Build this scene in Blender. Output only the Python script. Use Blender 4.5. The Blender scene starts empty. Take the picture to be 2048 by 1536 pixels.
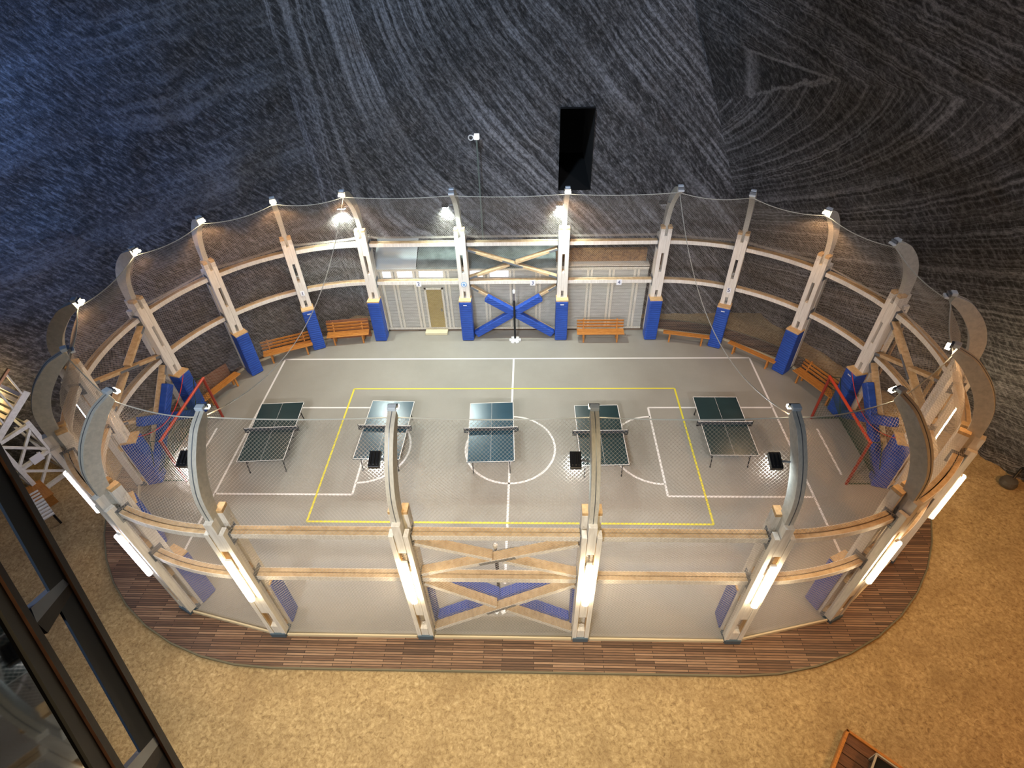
import bpy, math, random
from math import sin, cos, radians as RAD, pi
from mathutils import Vector as V, Matrix, noise
random.seed(7)
S = bpy.context.scene
COL = S.collection

# ------------------------------------------------------------------ camera
F_PX = 1117.1
PITCH, YAW, ROLL = RAD(41.2669), RAD(2.8469), RAD(-1.9823)
CAM = V((0.7783, -13.1021, 14.2737))
r0 = V((cos(YAW), sin(YAW), 0)); fh = V((-sin(YAW), cos(YAW), 0)); Zv = V((0, 0, 1))
FWD = fh*cos(PITCH) - Zv*sin(PITCH); u0 = fh*sin(PITCH) + Zv*cos(PITCH)
RT = cos(ROLL)*r0 + sin(ROLL)*u0; UP = -sin(ROLL)*r0 + cos(ROLL)*u0
cd = bpy.data.cameras.new('camera'); cam = bpy.data.objects.new('camera', cd); COL.objects.link(cam)
cd.sensor_width = 36; cd.lens = F_PX/2048*36; cd.clip_start = .05; cd.clip_end = 300
m = Matrix.Identity(4)
for i in range(3):
    m[i][0], m[i][1], m[i][2], m[i][3] = RT[i], UP[i], -FWD[i], CAM[i]
cam.matrix_world = m
S.camera = cam

# ------------------------------------------------------------------ world, exposure, large lights
w = bpy.data.worlds.new('mine_air'); S.world = w; w.use_nodes = True
w.node_tree.nodes['Background'].inputs[0].default_value = (.30, .38, .55, 1)
w.node_tree.nodes['Background'].inputs[1].default_value = .06
S.view_settings.view_transform = 'Standard'; S.view_settings.look = 'None'
S.view_settings.gamma = 1; S.view_settings.use_curve_mapping = False
S.view_settings.exposure = 0.14

def light(name, kind, loc, energy, color, size=.2, target=None, spot=None, blend=.5, parent=None):
    l = bpy.data.lights.new(name, kind); l.energy = energy; l.color = color
    if kind == 'AREA': l.size = size
    elif kind == 'SUN': pass
    else: l.shadow_soft_size = size
    if kind == 'SPOT': l.spot_size = RAD(spot); l.spot_blend = blend
    o = bpy.data.objects.new(name, l); COL.objects.link(o); o.location = loc
    if target is not None:
        o.rotation_euler = (V(target)-V(loc)).to_track_quat('-Z', 'Y').to_euler()
    if parent: o.parent = parent
    return o

# unseen spots added high out of view to brighten rock, posts and ground
light('chamber_lamp_blue', 'SPOT', (-20, -12, 24), 62000, (.25, .45, 1.0), .8, (-20, 4, 12), 56, .9)  # cool lamps at the upper left, read off the blue wall light
light('fill_spot_back', 'SPOT', (-5, -13, 27), 15000, (.58, .76, 1.0), .8, (-2, 9, 12), 52, .9)
light('fill_spot_right', 'SPOT', (12, -12, 25), 5400, (1.0, .92, .95), .8, (10, 5, 10), 52, .9)
light('fill_spot_front', 'SPOT', (-5, -23, 22), 17000, (.84, .92, 1.0), .8, (-2, -6, 4), 44, .9)
light('fill_spot_warm', 'SPOT', (1, -17, 19), 12500, (1.0, .75, .40), .6, (-.6, -9.3, 0), 56, 1.0)
light('fill_spot_amber', 'SPOT', (15, -14, 17), 6500, (1.0, .46, .14), .6, (13, -7, 0), 66, 1.0)

# ------------------------------------------------------------------ materials
MATS = {}
def mat(name, color=(.5, .5, .5), rough=.6, metal=0, emit=None, estr=0, setup=None):
    if name in MATS: return MATS[name]
    mt = bpy.data.materials.new(name); mt.use_nodes = True
    nt = mt.node_tree; b = nt.nodes['Principled BSDF']
    b.inputs['Base Color'].default_value = (*color, 1); b.inputs['Roughness'].default_value = rough
    b.inputs['Metallic'].default_value = metal
    if emit: b.inputs['Emission Color'].default_value = (*emit, 1); b.inputs['Emission Strength'].default_value = estr
    if setup: setup(nt, b)
    MATS[name] = mt
    return mt
def N(nt, t, **k):
    n = nt.nodes.new(t)
    for a, v in k.items():
        if a.startswith('i_'): n.inputs[a[2:].replace('_', ' ')].default_value = v
        else: setattr(n, a, v)
    return n
def L(nt, a, b): nt.links.new(a, b)
def ramp(nt, fac, stops, interp='LINEAR'):
    r = N(nt, 'ShaderNodeValToRGB'); r.color_ramp.interpolation = interp
    e = r.color_ramp.elements
    while len(e) < len(stops): e.new(.5)
    for el, (p, c) in zip(e, stops): el.position = p; el.color = (*c, 1) if len(c) == 3 else c
    L(nt, fac, r.inputs[0]); return r.outputs[0]
def coords(nt, scale=(1, 1, 1), rot=(0, 0, 0), out='Object'):
    tc = N(nt, 'ShaderNodeTexCoord'); mp = N(nt, 'ShaderNodeMapping')
    mp.inputs['Scale'].default_value = scale; mp.inputs['Rotation'].default_value = rot
    L(nt, tc.outputs[out], mp.inputs[0]); return mp.outputs[0]
def noise_tex(nt, vec, scale=5, detail=4, rough=.5, dist=0):
    n = N(nt, 'ShaderNodeTexNoise'); n.inputs['Scale'].default_value = scale; n.inputs['Detail'].default_value = detail
    n.inputs['Roughness'].default_value = rough; n.inputs['Distortion'].default_value = dist
    L(nt, vec, n.inputs['Vector']); return n.outputs['Fac']
def bump(nt, b, h, strength=.3, dist=.02):
    n = N(nt, 'ShaderNodeBump'); n.inputs['Strength'].default_value = strength; n.inputs['Distance'].default_value = dist
    L(nt, h, n.inputs['Height']); L(nt, n.outputs[0], b.inputs['Normal'])
def math_n(nt, op, a, b=None, c=None):
    n = N(nt, 'ShaderNodeMath', operation=op)
    for i, x in enumerate((a, b, c)):
        if x is None: continue
        if isinstance(x, (int, float)): n.inputs[i].default_value = x
        else: L(nt, x, n.inputs[i])
    return n.outputs[0]
def mixc(nt, f, a, b, bt='MIX'):
    n = N(nt, 'ShaderNodeMix', data_type='RGBA', blend_type=bt)
    for s, x in ((n.inputs[0], f), (n.inputs[6], a), (n.inputs[7], b)):
        if isinstance(x, (int, float)): s.default_value = x
        elif isinstance(x, tuple): s.default_value = (*x, 1)
        else: L(nt, x, s)
    return n.outputs[2]

def wood(c1, c2, scale=(1.2, 14, 14), gloss=.55):
    def f(nt, b):
        v = coords(nt, scale)
        n = noise_tex(nt, v, 2.2, 6, .6, .4)
        c = ramp(nt, n, [(.3, c1), (.7, c2)])
        L(nt, c, b.inputs['Base Color']); bump(nt, b, n, .15, .01)
    return f
def blotch(c1, c2, scale=6, bs=.2, bd=.01, lo=.35, hi=.65):
    def f(nt, b):
        n = noise_tex(nt, coords(nt), scale, 6, .6)
        L(nt, ramp(nt, n, [(lo, c1), (hi, c2)]), b.inputs['Base Color']); bump(nt, b, n, bs, bd)
    return f
M_CREAM = mat('glulam_painted', rough=.55, setup=wood((.60, .56, .50), (.78, .75, .69), (10, 10, 1.0)))
M_EDGE = mat('glulam_bare', rough=.6, setup=wood((.48, .30, .14), (.66, .46, .24), (8, 8, 1.5)))
M_RING = mat('ring_wood', rough=.55, setup=wood((.40, .27, .14), (.62, .47, .29), (2.5, 2.5, 9)))
M_ARCH = mat('arch_glulam', rough=.55, setup=wood((.46, .45, .40), (.62, .59, .52), (5, 14, 5)))
M_DARKGAP = mat('dark_gap', (.05, .04, .035), .9)
M_STEEL = mat('grey_steel', (.20, .22, .25), .45, .6)
M_SHOE = mat('blue_grey_steel', (.10, .15, .20), .5, .4)
def padf(nt, b):
    v = coords(nt, (1, 1, 1))
    wv = N(nt, 'ShaderNodeTexWave', wave_type='BANDS', bands_direction='Z'); wv.inputs['Scale'].default_value = 3.2
    wv.inputs['Distortion'].default_value = 3.5; wv.inputs['Detail'].default_value = 3
    L(nt, v, wv.inputs['Vector'])
    bump(nt, b, wv.outputs['Fac'], .35, .03)
    n = noise_tex(nt, v, 3, 3)
    L(nt, ramp(nt, n, [(.3, (.012, .055, .30)), (.7, (.018, .075, .38))]), b.inputs['Base Color'])
M_PAD = mat('blue_vinyl', rough=.42, setup=padf)
M_WHITE = mat('white_paint', (.78, .78, .76), .5)
M_BLACK = mat('black_metal', (.012, .013, .016), .4, .3)
M_BENCH = mat('varnished_pine', rough=.4, setup=wood((.33, .115, .022), (.54, .23, .05), (3, 14, 14)))
M_BENCHB = mat('brown_board', rough=.6, setup=wood((.16, .06, .03), (.26, .11, .05), (2, 12, 12)))
M_RED = mat('red_goal_paint', (.50, .045, .012), .45)
M_RED2 = mat('dark_red_goal_paint', (.26, .03, .014), .5)
M_NET = mat('white_cord', (.46, .41, .35), .8)
M_GNET = mat('dark_green_cord', (.03, .06, .035), .8)
M_ROPE = mat('pale_rope', (.55, .55, .50), .8)
M_REDCORD = mat('red_cord', (.65, .04, .02), .6)
M_LENS_C = mat('cool_lens', (.8, .9, 1), .3, 0, (.75, .92, 1), 60)
M_LENS_OFF = mat('clear_lens', (.7, .75, .8), .15)
M_LENS_W = mat('warm_lens', (1, .9, .7), .3, 0, (1, .80, .52), 45)
M_TUBE = mat('tube_glow', (1, .95, .85), .3, 0, (1, .80, .50), 60)
M_TUBE2 = mat('cool_tube_glow', (1, .95, .95), .3, 0, (.95, .90, 1), 28)
M_GREEN = mat('turquoise_glow', (.3, .9, .8), .3, 0, (.2, .9, .75), 20)
M_SIGN = mat('sign_white', (.80, .82, .86), .5)
M_INK = mat('sign_navy', (.02, .03, .12), .5)
M_BADGE = mat('badge_blue', (.20, .38, .62), .5)

# ------------------------------------------------------------------ mesh helpers
class MB:
    def __init__(s): s.v = []; s.f = []; s.m = []
    def add(s, vs, fs, mi=0):
        o = len(s.v); s.v += [tuple(x) for x in vs]
        for f in fs: s.f.append([i+o for i in f]); s.m.append(mi)
        return s
    def box(s, a, b, mi=0):
        x0, x1 = sorted((a[0], b[0])); y0, y1 = sorted((a[1], b[1])); z0, z1 = sorted((a[2], b[2]))
        vs = [(x0, y0, z0), (x1, y0, z0), (x1, y1, z0), (x0, y1, z0), (x0, y0, z1), (x1, y0, z1), (x1, y1, z1), (x0, y1, z1)]
        return s.add(vs, [(3, 2, 1, 0), (4, 5, 6, 7), (0, 1, 5, 4), (1, 2, 6, 5), (2, 3, 7, 6), (3, 0, 4, 7)], mi)
    def bar(s, p, q, wdt, hgt, side=None, mi=0, mtop=None):
        """box from p to q; wdt along 'side' vector, hgt perpendicular to both"""
        p, q = V(p), V(q); d = (q-p).normalized()
        side = V(side) if side is not None else (d.cross(Zv) if abs(d.z) < .99 else V((1, 0, 0)))
        side = (side - d*side.dot(d)).normalized(); n = d.cross(side).normalized()
        a, b = side*wdt/2, n*hgt/2
        vs = [p-a-b, p+a-b, p+a+b, p-a+b, q-a-b, q+a-b, q+a+b, q-a+b]
        s.add(vs, [(3, 2, 1, 0), (4, 5, 6, 7), (0, 1, 5, 4), (1, 2, 6, 5), (2, 3, 7, 6), (3, 0, 4, 7)], mi)
        return s
    def sweep(s, rings, mi=0, cap=True, closed=False):
        o = len(s.v); n = len(rings[0])
        for r in rings: s.v += [tuple(x) for x in r]
        for i in range(len(rings)-(0 if closed else 1)):
            j = (i+1) % len(rings)
            for k in range(n):
                s.f.append([o+i*n+k, o+i*n+(k+1) % n, o+j*n+(k+1) % n, o+j*n+k]); s.m.append(mi)
        if cap and not closed:
            s.f.append([o+k for k in range(n)][::-1]); s.m.append(mi)
            s.f.append([o+(len(rings)-1)*n+k for k in range(n)]); s.m.append(mi)
        return s
    def tube(s, pts, r, n=8, mi=0, cap=True):
        pts = [V(p) for p in pts]; rings = []; prev = None
        for i, p in enumerate(pts):
            d = (pts[min(i+1, len(pts)-1)] - pts[max(i-1, 0)]).normalized()
            if prev is None: a = d.orthogonal().normalized()
            else: a = (prev - d*prev.dot(d)).normalized()
            prev = a; b = d.cross(a); rr = r[i] if isinstance(r, (list, tuple)) else r
            rings.append([p + a*cos(2*pi*k/n)*rr + b*sin(2*pi*k/n)*rr for k in range(n)])
        return s.sweep(rings, mi, cap)
    def build(s, name, mats, parent=None, bevel=0, smooth=False, fix=True):
        me = bpy.data.meshes.new(name); me.from_pydata(s.v, [], s.f)
        mats = mats if isinstance(mats, (list, tuple)) else [mats]
        for x in mats: me.materials.append(x)
        if len(mats) > 1: me.polygons.foreach_set('material_index', s.m)
        if smooth: me.polygons.foreach_set('use_smooth', [True]*len(me.polygons))
        me.update()
        if fix:
            import bmesh
            bm = bmesh.new(); bm.from_mesh(me); bmesh.ops.recalc_face_normals(bm, faces=bm.faces); bm.to_mesh(me); bm.free()
        return obj(name, me, parent, bevel)
def obj(name, me, parent=None, bevel=0):
    o = bpy.data.objects.new(name, me); COL.objects.link(o)
    if parent: o.parent = parent
    if bevel:
        md = o.modifiers.new('bevel', 'BEVEL'); md.width = bevel; md.segments = 2; md.limit_method = 'ANGLE'
    return o
def thing(name, label, cat, loc=(0, 0, 0), rz=0, group=None):
    o = bpy.data.objects.new(name, None); COL.objects.link(o); o.location = loc; o.rotation_euler = (0, 0, rz)
    o.empty_display_size = .2
    return tag(o, label, cat, group)
def tag(o, label, cat, group=None):
    o['label'] = label; o['category'] = cat
    if group: o['group'] = group
    return o
def struct(o): o['kind'] = 'structure'; return o

# ------------------------------------------------------------------ plan of the arena: a ring of 20 posts
HX = 5.707
ANG = {1: 90, 2: 90, 3: 90, 4: 90, 5: 65.11, 6: 39.75, 7: 14.9, 8: -14.9, 9: -39.75, 10: -65.11, 11: -90, 12: -90, 13: -90, 14: -90,
       15: -114.89, 16: -140.25, 17: -165.1, 18: -194.9, 19: -219.75, 20: -245.11}
CX = {1: -HX, 2: -1.961, 3: 1.961, 4: HX, 11: 5.76, 12: 1.961, 13: -1.961, 14: -5.78}
for i in range(5, 11): CX[i] = HX
for i in range(15, 21): CX[i] = -HX
def nx(i): return i % 20 + 1
def path(i, t, r, z=0, straight=False):
    """point t (0..1) of the bay from post i to the next, at radius r"""
    j = nx(i); a, b = ANG[i], ANG[j]
    if i == 20: b = -270
    if straight:
        A = V((CX[i]+r*cos(RAD(a)), r*sin(RAD(a)), z)); B = V((CX[j]+r*cos(RAD(b)), r*sin(RAD(b)), z))
        return A.lerp(B, t)
    c = CX[i]+(CX[j]-CX[i])*t; g = a+(b-a)*t
    return V((c+r*cos(RAD(g)), r*sin(RAD(g)), z))
def baylen(i, r=6.45): return (path(i, 0, r)-path(i, 1, r)).length
PN = {1: 'left end of the far row', 2: 'far row left of the far X brace', 3: 'far row right of the far X brace', 4: 'right end of the far row',
      5: 'right bend next to the far row', 6: 'right bend behind the slatted bench', 7: 'right bend at the far side of the X brace',
      8: 'right bend at the near side of the X brace', 9: 'outermost part of the near right bend', 10: 'near right bend beside the front row',
      11: 'right end of the front row', 12: 'front row right of the front X brace', 13: 'front row left of the front X brace', 14: 'left end of the front row',
      15: 'near left bend beside the front row', 16: 'outermost part of the near left bend', 17: 'left bend at the near side of the X brace',
      18: 'left bend at the far side of the X brace', 19: 'left bend behind the red goal', 20: 'left bend next to the far row'}
BN = {1: 'above the cabin door left of the far X', 2: 'over the far X brace', 3: 'above the cabin bench right of the far X', 4: 'at the start of the far right bend',
      5: 'on the far right bend, second bay', 6: 'on the right bend above the slatted bench', 7: 'over the X brace of the right end', 8: 'on the near right bend past the X brace',
      9: 'on the near right bend, middle bay', 10: 'between near right bend and front row', 11: 'on the front row, right bay', 12: 'over the front X brace',
      13: 'on the front row, left bay', 14: 'between front row and near left bend', 15: 'on the near left bend, middle bay', 16: 'on the near left bend by the X brace',
      17: 'over the X brace of the left end', 18: 'on the left bend above the plain bench', 19: 'on the far left bend above a slatted bench', 20: 'at the end of the far left bend'}

# ------------------------------------------------------------------ ground, deck, court floor
def groundf(nt, b):
    v = coords(nt)
    n1 = noise_tex(nt, v, 1.1, 5, .6); n2 = noise_tex(nt, v, 11, 6, .72, .6); n3 = noise_tex(nt, v, .35, 3, .5)
    c = ramp(nt, n2, [(.25, (.13, .08, .035)), (.42, (.34, .235, .11)), (.6, (.52, .385, .20)), (.8, (.72, .60, .38))])
    c = mixc(nt, ramp(nt, n1, [(.45, (0,)*3), (.7, (.5,)*3)]), c, (.24, .155, .07))
    L(nt, c, b.inputs['Base Color'])
    bump(nt, b, math_n(nt, 'ADD', n2, math_n(nt, 'MULTIPLY', n1, 2.0)), .7, .05)
M_GROUND = mat('packed_ochre_ground', rough=.9, setup=groundf)
g = MB()
NX, NY = 90, 60
gv = []
for j in range(NY+1):
    for i in range(NX+1):
        x, y = -34+68*i/NX, -34+44*j/NY
        inside = max(0, V((max(0, abs(x)-HX), y, 0)).length-7.8)
        z = -.03 + min(1, inside)*(.05*noise.noise(V((x*.6, y*.6, 0))))
        gv.append((x, y, z-.04))
g.add(gv, [(j*(NX+1)+i, j*(NX+1)+i+1, (j+1)*(NX+1)+i+1, (j+1)*(NX+1)+i) for j in range(NY) for i in range(NX)])
struct(g.build('ground', M_GROUND, smooth=True, fix=False))

def stad(r, z, n=24, hx=HX):
    pts = []
    for k in range(n+1): a = RAD(90-180*k/n); pts.append((hx+r*cos(a), r*sin(a), z))
    for k in range(n+1): a = RAD(-90-180*k/n); pts.append((-hx+r*cos(a), r*sin(a), z))
    return pts
def deckf(nt, b):
    v = coords(nt, (1, 1, 1))
    br = N(nt, 'ShaderNodeTexBrick'); br.inputs['Scale'].default_value = 1; br.inputs['Brick Width'].default_value = 1.25
    br.inputs['Row Height'].default_value = .062; br.inputs['Mortar Size'].default_value = .007; br.offset = .37; br.squash = 1
    br.inputs['Color1'].default_value = (.0, 0, 0, 1); br.inputs['Color2'].default_value = (1, 1, 1, 1); br.inputs['Mortar'].default_value = (.2, .2, .2, 1)
    br.inputs['Bias'].default_value = 0
    L(nt, v, br.inputs['Vector'])
    c = ramp(nt, br.outputs['Color'], [(0, (.12, .068, .042)), (.35, (.20, .112, .068)), (.65, (.27, .155, .092)), (1, (.40, .25, .155))])
    n = noise_tex(nt, coords(nt, (1.5, 30, 1)), 2, 5)
    c = mixc(nt, .6, c, ramp(nt, n, [(.3, (.35, .35, .35)), (.7, (1, 1, 1))]), 'MULTIPLY')
    c = mixc(nt, br.outputs['Fac'], c, (.02, .012, .008))
    L(nt, c, b.inputs['Base Color']); bump(nt, b, math_n(nt, 'SUBTRACT', 1, br.outputs['Fac']), .4, .01)
M_DECK = mat('deck_boards', rough=.55, setup=deckf)
d = MB(); o_, i_ = stad(7.48, 0), stad(6.0, 0)
n = len(o_)
rings = []
for k in range(n):
    (x, y, _), (x2, y2, _) = o_[k], i_[k]
    rings.append([(x2, y2, -.05), (x2, y2, -.004), (x, y, -.004), (x, y, -.05)])
d.sweep(rings, closed=True)
struct(d.build('deck', M_DECK))
def edgef(nt, b): b.inputs['Base Color'].default_value = (.16, .17, .12, 1)
e = MB()
rings = []
for (x, y, _), (x2, y2, _) in zip(stad(7.52, 0), stad(7.485, 0)):
    rings.append([(x2, y2, -.06), (x2, y2, .012), (x, y, .012), (x, y, -.06)])
e.sweep(rings, closed=True); struct(e.build('trim_1', mat('deck_edge', (.15, .135, .085), .7)))

def courtf(nt, b):
    v = coords(nt); n1 = noise_tex(nt, v, .5, 4, .6); n2 = noise_tex(nt, v, 40, 3, .6)
    c = ramp(nt, n1, [(.3, (.25, .228, .19)), (.7, (.295, .27, .226))])
    c = mixc(nt, .25, c, ramp(nt, n2, [(.3, (.6, .6, .6)), (.7, (1, 1, 1))]), 'MULTIPLY')
    L(nt, c, b.inputs['Base Color'])
M_COURT = mat('grey_sports_floor', rough=.62, setup=courtf)
M_LW = mat('white_line', (.72, .68, .64), .6); M_LY = mat('yellow_line', (.66, .55, .04), .6)
c = MB(); poly = [tuple(path(i, 0, 6.70, 0)) for i in range(1, 21)]; n = len(poly)
c.add(poly, [tuple(range(n))[::-1]])
def line(p, q, w=.07, mi=1, z=.004):
    p, q = V((*p, z)), V((*q, z)); d_ = (q-p).normalized(); s_ = d_.cross(Zv)*w/2
    c.add([p-s_, p+s_, q+s_, q-s_], [(0, 1, 2, 3)], mi)
def arc(cx, cy, r, a0, a1, w=.07, mi=1, z=.004, n=48):
    vs = []
    for k in range(n+1):
        a = RAD(a0+(a1-a0)*k/n)
        vs += [(cx+(r-w/2)*cos(a), cy+(r-w/2)*sin(a), z), (cx+(r+w/2)*cos(a), cy+(r+w/2)*sin(a), z)]
    c.add(vs, [(2*k, 2*k+1, 2*k+3, 2*k+2) for k in range(n)], mi)
WX, YF = 9.475, 4.713
line((-WX, YF), (WX, YF)); line((-WX, YF), (-WX, -3.4)); line((WX, YF), (WX, -3.4)); line((0, YF), (0, -5.2))
line((-WX, -3.4), (-WX, -5.0)); line((WX, -3.4), (WX, -5.0)); 
for s in (-1, 1):
    line((s*4.99, 1.82), (s*4.99, -2.187)); line((s*4.99, 1.82), (s*WX, 1.82)); line((s*4.99, -2.187), (s*WX, -2.187))
    arc(s*4.99, -.184, 1.53, 90, 270 if s > 0 else -90)
    line((s*10.66, .75), (s*10.66, -1.3))
arc(0, -.184, 1.53, 0, 360)
for a, b_ in (((-6.14, 2.872), (6.15, 2.872)), ((6.15, 2.872), (6.15, -3.216)), ((6.15, -3.216), (-6.14, -3.216)), ((-6.14, -3.216), (-6.14, 2.872))):
    line(a, b_, .065, 2, .006)
fl = c.build('floor', [M_COURT, M_LW, M_LY], fix=False)
for p in fl.data.polygons: 
    if p.normal.z < 0: p.flip()
struct(fl)

# ------------------------------------------------------------------ rock walls
def rockf(kind):
    def f(nt, b):
        uv = N(nt, 'ShaderNodeUVMap'); uv.uv_map = 'UVMap'
        sp = N(nt, 'ShaderNodeSeparateXYZ'); L(nt, uv.outputs[0], sp.inputs[0])
        s_, z_ = sp.outputs[0], sp.outputs[1]
        wob = noise_tex(nt, uv.outputs[0], .35, 3, .5)
        wob2 = noise_tex(nt, uv.outputs[0], 2.5, 3, .6)
        wb = math_n(nt, 'ADD', math_n(nt, 'MULTIPLY', wob, 1.6), math_n(nt, 'MULTIPLY', wob2, .12))
        if kind == 'back':
            k = N(nt, 'ShaderNodeMapRange', interpolation_type='SMOOTHSTEP'); k.inputs[1].default_value = -8.5; k.inputs[2].default_value = 1; k.inputs[3].default_value = .05; k.inputs[4].default_value = 1.0
            L(nt, s_, k.inputs[0])
            phi = math_n(nt, 'ADD', s_, math_n(nt, 'MULTIPLY', math_n(nt, 'SUBTRACT', z_, 8.0), k.outputs[0]))
            phi = math_n(nt, 'ADD', phi, math_n(nt, 'MULTIPLY', wb, .4)); acr = z_
            amt = ramp(nt, noise_tex(nt, uv.outputs[0], .22, 2), [(.38, (.25,)*3), (.55, (1,)*3)])
            fq, hi = 3.6, (.40, .40, .43)
        elif kind == 'right':
            ax = math_n(nt, 'SUBTRACT', z_, math_n(nt, 'ADD', math_n(nt, 'ADD', 9.95, math_n(nt, 'MULTIPLY', s_, .065)), math_n(nt, 'MULTIPLY', wob2, .2)))
            up_ = math_n(nt, 'MAXIMUM', ax, 0); dw = math_n(nt, 'MAXIMUM', math_n(nt, 'MULTIPLY', ax, -1), 0)
            dn = math_n(nt, 'ADD', math_n(nt, 'MULTIPLY', dw, .3), math_n(nt, 'MULTIPLY', math_n(nt, 'MULTIPLY', dw, dw), .27))
            phi = math_n(nt, 'ADD', s_, math_n(nt, 'ADD', math_n(nt, 'MULTIPLY', up_, 2.6), dn))
            phi = math_n(nt, 'ADD', phi, math_n(nt, 'MULTIPLY', wb, .14)); acr = ax
            amt = ramp(nt, noise_tex(nt, uv.outputs[0], .2, 2), [(.36, (.6,)*3), (.5, (1,)*3)])
            fq, hi = 3.2, (.42, .41, .43)
        else:
            phi = math_n(nt, 'ADD', math_n(nt, 'MULTIPLY', z_, 1.0), math_n(nt, 'MULTIPLY', s_, .1))
            phi = math_n(nt, 'ADD', phi, math_n(nt, 'MULTIPLY', wb, .7)); acr = s_
            amt = ramp(nt, wob, [(.35, (.2,)*3), (.6, (.75,)*3)])
            fq, hi = 1.1, (.22, .23, .26)
        cv = N(nt, 'ShaderNodeCombineXYZ'); L(nt, math_n(nt, 'MULTIPLY', phi, fq), cv.inputs[0]); L(nt, math_n(nt, 'MULTIPLY', acr, .03), cv.inputs[1])
        bands = noise_tex(nt, cv.outputs[0], 1.0, 8, .74)
        bc = ramp(nt, bands, [(.44, (0,)*3), (.51, (.22,)*3), (.56, (.7,)*3), (.62, (1,)*3)])
        f1 = math_n(nt, 'MULTIPLY', bc, amt)
        if kind == 'right':                       # pale pointed vein beside the ridge
            e_ = math_n(nt, 'ADD', math_n(nt, 'MAXIMUM', math_n(nt, 'MULTIPLY', up_, 2.1), math_n(nt, 'MULTIPLY', dw, 1.05)),
                        math_n(nt, 'ADD', math_n(nt, 'DIVIDE', math_n(nt, 'ADD', s_, .8), 3.4), math_n(nt, 'MULTIPLY', math_n(nt, 'SUBTRACT', wob2, .5), .5)))
            rim = ramp(nt, math_n(nt, 'DIVIDE', e_, 2), [(.40, (0,)*3), (.44, (1,)*3), (.49, (1,)*3), (.52, (0,)*3)])
            core = ramp(nt, math_n(nt, 'DIVIDE', e_, 2), [(.46, (1,)*3), (.49, (0,)*3)])
            left_ = ramp(nt, math_n(nt, 'DIVIDE', math_n(nt, 'ADD', s_, 2), 4), [(.30, (1,)*3), (.42, (0,)*3)])
            keep = ramp(nt, math_n(nt, 'DIVIDE', math_n(nt, 'ADD', s_, 2), 4), [(.24, (0,)*3), (.30, (1,)*3)])
            vein = math_n(nt, 'MULTIPLY', math_n(nt, 'MAXIMUM', rim, math_n(nt, 'MULTIPLY', core, left_)), keep)
            f1 = math_n(nt, 'MULTIPLY', f1, math_n(nt, 'SUBTRACT', 1, math_n(nt, 'MULTIPLY', core, .85)))
            f1 = math_n(nt, 'MAXIMUM', f1, vein)
        # tool marks: fine streaks across the face
        mp = N(nt, 'ShaderNodeMapping', vector_type='TEXTURE'); mp.inputs['Rotation'].default_value = (0, 0, RAD({'back': -52, 'right': -45, 'left': 52}[kind])); mp.inputs['Scale'].default_value = (1/1.7, 1/6.5, 1)
        L(nt, uv.outputs[0], mp.inputs[0])
        tool = noise_tex(nt, mp.outputs[0], 1.6, 5, .75, .3)
        grain = noise_tex(nt, uv.outputs[0], 9, 6, .8)
        base = ramp(nt, math_n(nt, 'ADD', math_n(nt, 'MULTIPLY', tool, .68), math_n(nt, 'MULTIPLY', grain, .32)),
                    [(.40, (.008, .008, .009)), (.5, (.046, .044, .045)), (.60, (.20, .197, .205))])
        brk = ramp(nt, grain, [(.42, (.35,)*3), (.55, (1,)*3)])
        c_ = mixc(nt, math_n(nt, 'MULTIPLY', f1, brk), base, hi)
        # rusty stains
        st = ramp(nt, noise_tex(nt, mp.outputs[0], .22, 3), [(.64, (0,)*3), (.72, (.5,)*3)])
        c_ = mixc(nt, math_n(nt, 'MULTIPLY', st, .6), c_, (.06, .03, .018))
        L(nt, c_, b.inputs['Base Color'])
        hgt = math_n(nt, 'ADD', math_n(nt, 'ADD', tool, grain), math_n(nt, 'MULTIPLY', bands, .8))
        bump(nt, b, hgt, .8, .06)
    return f
R_BACK = mat('salt_rock_back', rough=.7, setup=rockf('back'))
R_LEFT = mat('salt_rock_left', rough=.7, setup=rockf('left'))
R_RIGHT = mat('salt_rock_right', rough=.7, setup=rockf('right'))
ZTOP = 17.0
LE0, LE1 = V((-7.30, 8.0, -.2)), V((-8.40, 9.02, ZTOP))      # ridge between left and back faces
RE0, RE1 = V((10.98, 8.0, -.2)), V((3.70, 9.02, ZTOP))          # ridge between back and right faces
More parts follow.
